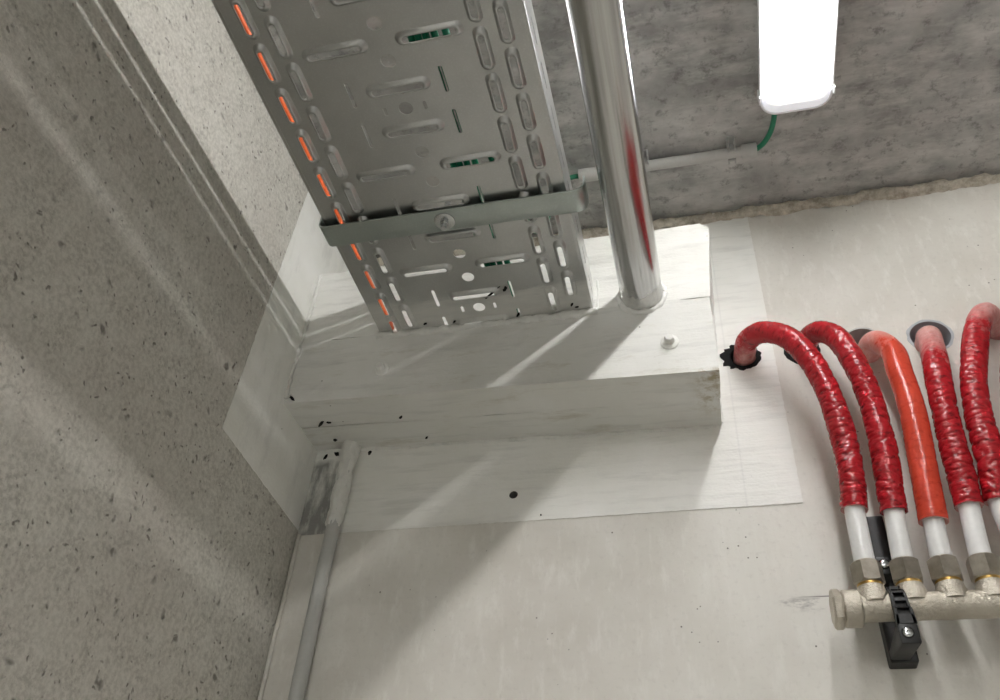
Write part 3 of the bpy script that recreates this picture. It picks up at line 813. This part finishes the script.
ragged_ring('pipe_sleeve', HOLES[3][0], HOLES[3][1], .0262, .0300, M_RIM, 'rough blue-grey sleeve rim around the widest wall hole', 'sleeve', 12, WY - .0009, WY + .06, .05)

# ------------------------------------------------------------------ manifold
mf = thing('heating_manifold', 'nickel-plated brass heating manifold tube held on the wall by a black bracket', 'manifold', (.24, YM, ZM))
bm = bmesh.new()
xs = [.140 + .0035 * i for i in range(80)]
tube(bm, [Vector((x, YM, ZM)) for x in xs], RM, 32, True, lambda s, th: .0003 * noise.noise(Vector((s * 60, math.cos(th) * 2, math.sin(th) * 2))))
for nx_ in NUTX:      # cast outlets growing out of the tube
    lathe(bm, [(.0170, .003), (.0163, .0135), (.0150, .0165), (.0142, .020), (.0138, .0225)], (nx_, YM, ZM), 'z', 28)
finish('body', bm, M_CAST, mf, smooth=45)
bm = bmesh.new()
lathe(bm, [(.0150, .0300), (.0185, .0290), (.0196, .0275), (.0196, .0125), (.0190, .0115), (.0172, .0105), (.0172, .0095)], (.1165, YM, ZM), 'x', 36)
lathe(bm, [(.0192, 0), (.0214, .0022), (.0214, .0082), (.0196, .0100)], (.1165, YM, ZM), 'x', 6)
finish('end_cap', bm, M_CAST, mf, smooth=25)
for q, nx_ in enumerate(NUTX):
    bm = bmesh.new(); lathe(bm, [(.0128, 0), (.0134, .001), (.0134, .0040), (.0128, .005)], (nx_, YM, .4272), 'z', 28); finish('brass_ring', bm, M_BRASS, mf, smooth=40)
    bm = bmesh.new(); seg = 48; rot = (.12, .35, .2, .5, .3, .1)[q]
    rings = []
    for r_, h, ch in ((.0135, .4312, 0), (.0190, .4322, 1), (.0190, .4548, 1), (.0140, .4562, 0), (.0114, .4562, 0), (.0112, .450, 0)):
        ring = []
        for k_ in range(seg):
            a = 2 * PI * k_ / seg + rot
            w_ = ((2 * PI * k_ / seg) % (PI / 3)) - PI / 6
            hexr = .0146 / math.cos(w_)
            if ch:
                over = max(0, hexr - .0154)
                hh = h + (over * .9 if h < .445 else -over * .9); rr = hexr
            else: rr = min(r_, hexr); hh = h
            ring.append(bm.verts.new((nx_ + rr * math.cos(a), YM + rr * math.sin(a), hh)))
        rings.append(ring)
    for a, b in zip(rings, rings[1:]):
        for k_ in range(seg): bm.faces.new((a[k_], a[(k_ + 1) % seg], b[(k_ + 1) % seg], b[k_]))
    bm.faces.new(rings[0][::-1]); bm.faces.new(rings[-1])
    bmesh.ops.recalc_face_normals(bm, faces=bm.faces)
    finish('compression_nut', bm, M_NUT, mf, smooth=25)
# raised cast mark at the edge of the picture: small triangle outline with a bar
bm = bmesh.new()
def mark_pt(x, u):  # wrap onto the tube, u = height above the front line
    a = u / RM; return Vector((x, YM - (RM + .0004) * math.cos(a), ZM + (RM + .0004) * math.sin(a)))
def stroke(pts):
    tube(bm, even([mark_pt(x, u) for x, u in pts], .0008)[0], .0007, 6)
stroke([(.2680, .0075), (.2720, .0080), (.2760, .0082), (.2800, .0080)])
stroke([(.2690, .0070), (.2730, .0040), (.2770, .0010), (.2800, -.0010)])
stroke([(.2745, .0078), (.2750, .0055), (.2765, .0035), (.2800, .0030)])
finish('cast_mark', bm, M_CAST, mf, smooth=True)

# black plastic bracket
mb = thing('manifold_bracket', 'black plastic wall bracket clamping the brass manifold with a ribbed strap', 'bracket', (.19, WY, .37))
bm = bmesh.new()
box(bm, .1715, .2000, .978, WY, .3655, .5410, .002)
finish('wall_bar', bm, M_BLACK, mb)
bm = bmesh.new()
box(bm, .1722, .1918, .904, .980, .3560, .3790, .0020)                       # lower block
for v in bm.verts:
    if v.co.z < .368: v.co.z += (v.co.y - .904) / .076 * .012
finish('clamp_block', bm, M_BLACK, mb, smooth=40)
bm = bmesh.new(); box(bm, .1735, .1880, .9400, .980, .4480, .4690, .002)
finish('clamp_lug', bm, M_BLACK, mb, smooth=40)
bm = bmesh.new()                                                              # ladder strap over the front of the tube
prof = []
NP = 15
def centre(t):
    z = .4250 + (.3770 - .4250) * t
    if z > ZM - .012:
        y = YM - math.sqrt(max(1e-6, (RM + .0016) ** 2 - (max(-RM, min(RM, z - ZM))) ** 2)) if abs(z - ZM) < RM + .0015 else YM - .002
        y = min(y, YM - .002)
    else: y = .9095
    return z, min(y, .9135) if z < ZM else y
def section(z): return .0066 + (.0098 - .0066) * ((.425 - z) / .048)
W = []
for i in range(NP + 1):
    z, y = centre(i / NP); xc = .1812 + .0008 * (i / NP); W.append((xc, y, z, section(z)))
def strip(xa, xb, i0, i1, h, dpt=.0):
    a = [];  b = []; c_ = []; d_ = []
    for i in range(i0, i1 + 1):
        xc, y, z, w = W[i]
        a.append(bm.verts.new((xc + xa * w, y - h, z))); b.append(bm.verts.new((xc + xb * w, y - h, z)))
        c_.append(bm.verts.new((xc + xb * w, y + .001, z))); d_.append(bm.verts.new((xc + xa * w, y + .001, z)))
    for i in range(len(a) - 1):
        for p, q in ((a, b), (b, c_), (c_, d_), (d_, a)): bm.faces.new((p[i], q[i], q[i + 1], p[i + 1]))
    bm.faces.new((a[0], b[0], c_[0], d_[0])); bm.faces.new((a[-1], b[-1], c_[-1], d_[-1]))
strip(-1, 1, 0, NP, .0016)
strip(-1, -.68, 0, NP, .0062); strip(.68, 1, 0, NP, .0062)
for i in (0, 3, 6, 9, 12): strip(-.9, .9, i, i + 1, .0062)
strip(-.95, .95, 13, NP, .0062)
bmesh.ops.recalc_face_normals(bm, faces=bm.faces)
finish('clamp_strap', bm, M_BLACK, mb)
def screw(c, ax):
    bm = bmesh.new(); lathe(bm, [(.0050, 0), (.0048, .0012), (.0036, .0022), (.0019, .0023), (.0017, .0008)], c, ax, 24); finish('screw', bm, M_DARKBOLT, mb, smooth=40)
    bm = bmesh.new(); lathe(bm, [(.0062, -.001), (.0062, .0004)], c, ax, 24); finish('screw_recess', bm, M_RUBBER, mb, smooth=40)
screw((.1806, .9040, .3672), (0, -1, 0)); screw((.1812, .9398, .4595), (0, -1, 0))

# ------------------------------------------------------------------ camera
cam = bpy.data.cameras.new('camera'); co_ = bpy.data.objects.new('camera', cam); COL.objects.link(co_)
cam.sensor_width = 36; cam.lens = 857.67 * 36 / 1000; cam.clip_start = .01
r = Vector((0.9706, 0.2324, 0.0628)); u = Vector((0.1047, -0.6423, 0.7592)); f = Vector((-0.2168, 0.7303, 0.6478))
f.normalize(); r = (r - f * r.dot(f)).normalized(); u = r.cross(f)
mtx = Matrix.Identity(4)
for i in range(3): mtx[i][0] = r[i]; mtx[i][1] = u[i]; mtx[i][2] = -f[i]
co_.matrix_world = mtx
scene.camera = co_

w = bpy.data.worlds.new('world'); scene.world = w; w.use_nodes = True
w.node_tree.nodes['Background'].inputs[0].default_value = (.8, .85, 1, 1); w.node_tree.nodes['Background'].inputs[1].default_value = .0
scene.view_settings.view_transform = 'Standard'; scene.view_settings.look = 'None'
scene.view_settings.exposure = 1.42; scene.view_settings.gamma = 1; scene.view_settings.use_curve_mapping = False
scene.cycles.max_bounces = 10; scene.cycles.diffuse_bounces = 6; scene.cycles.glossy_bounces = 4
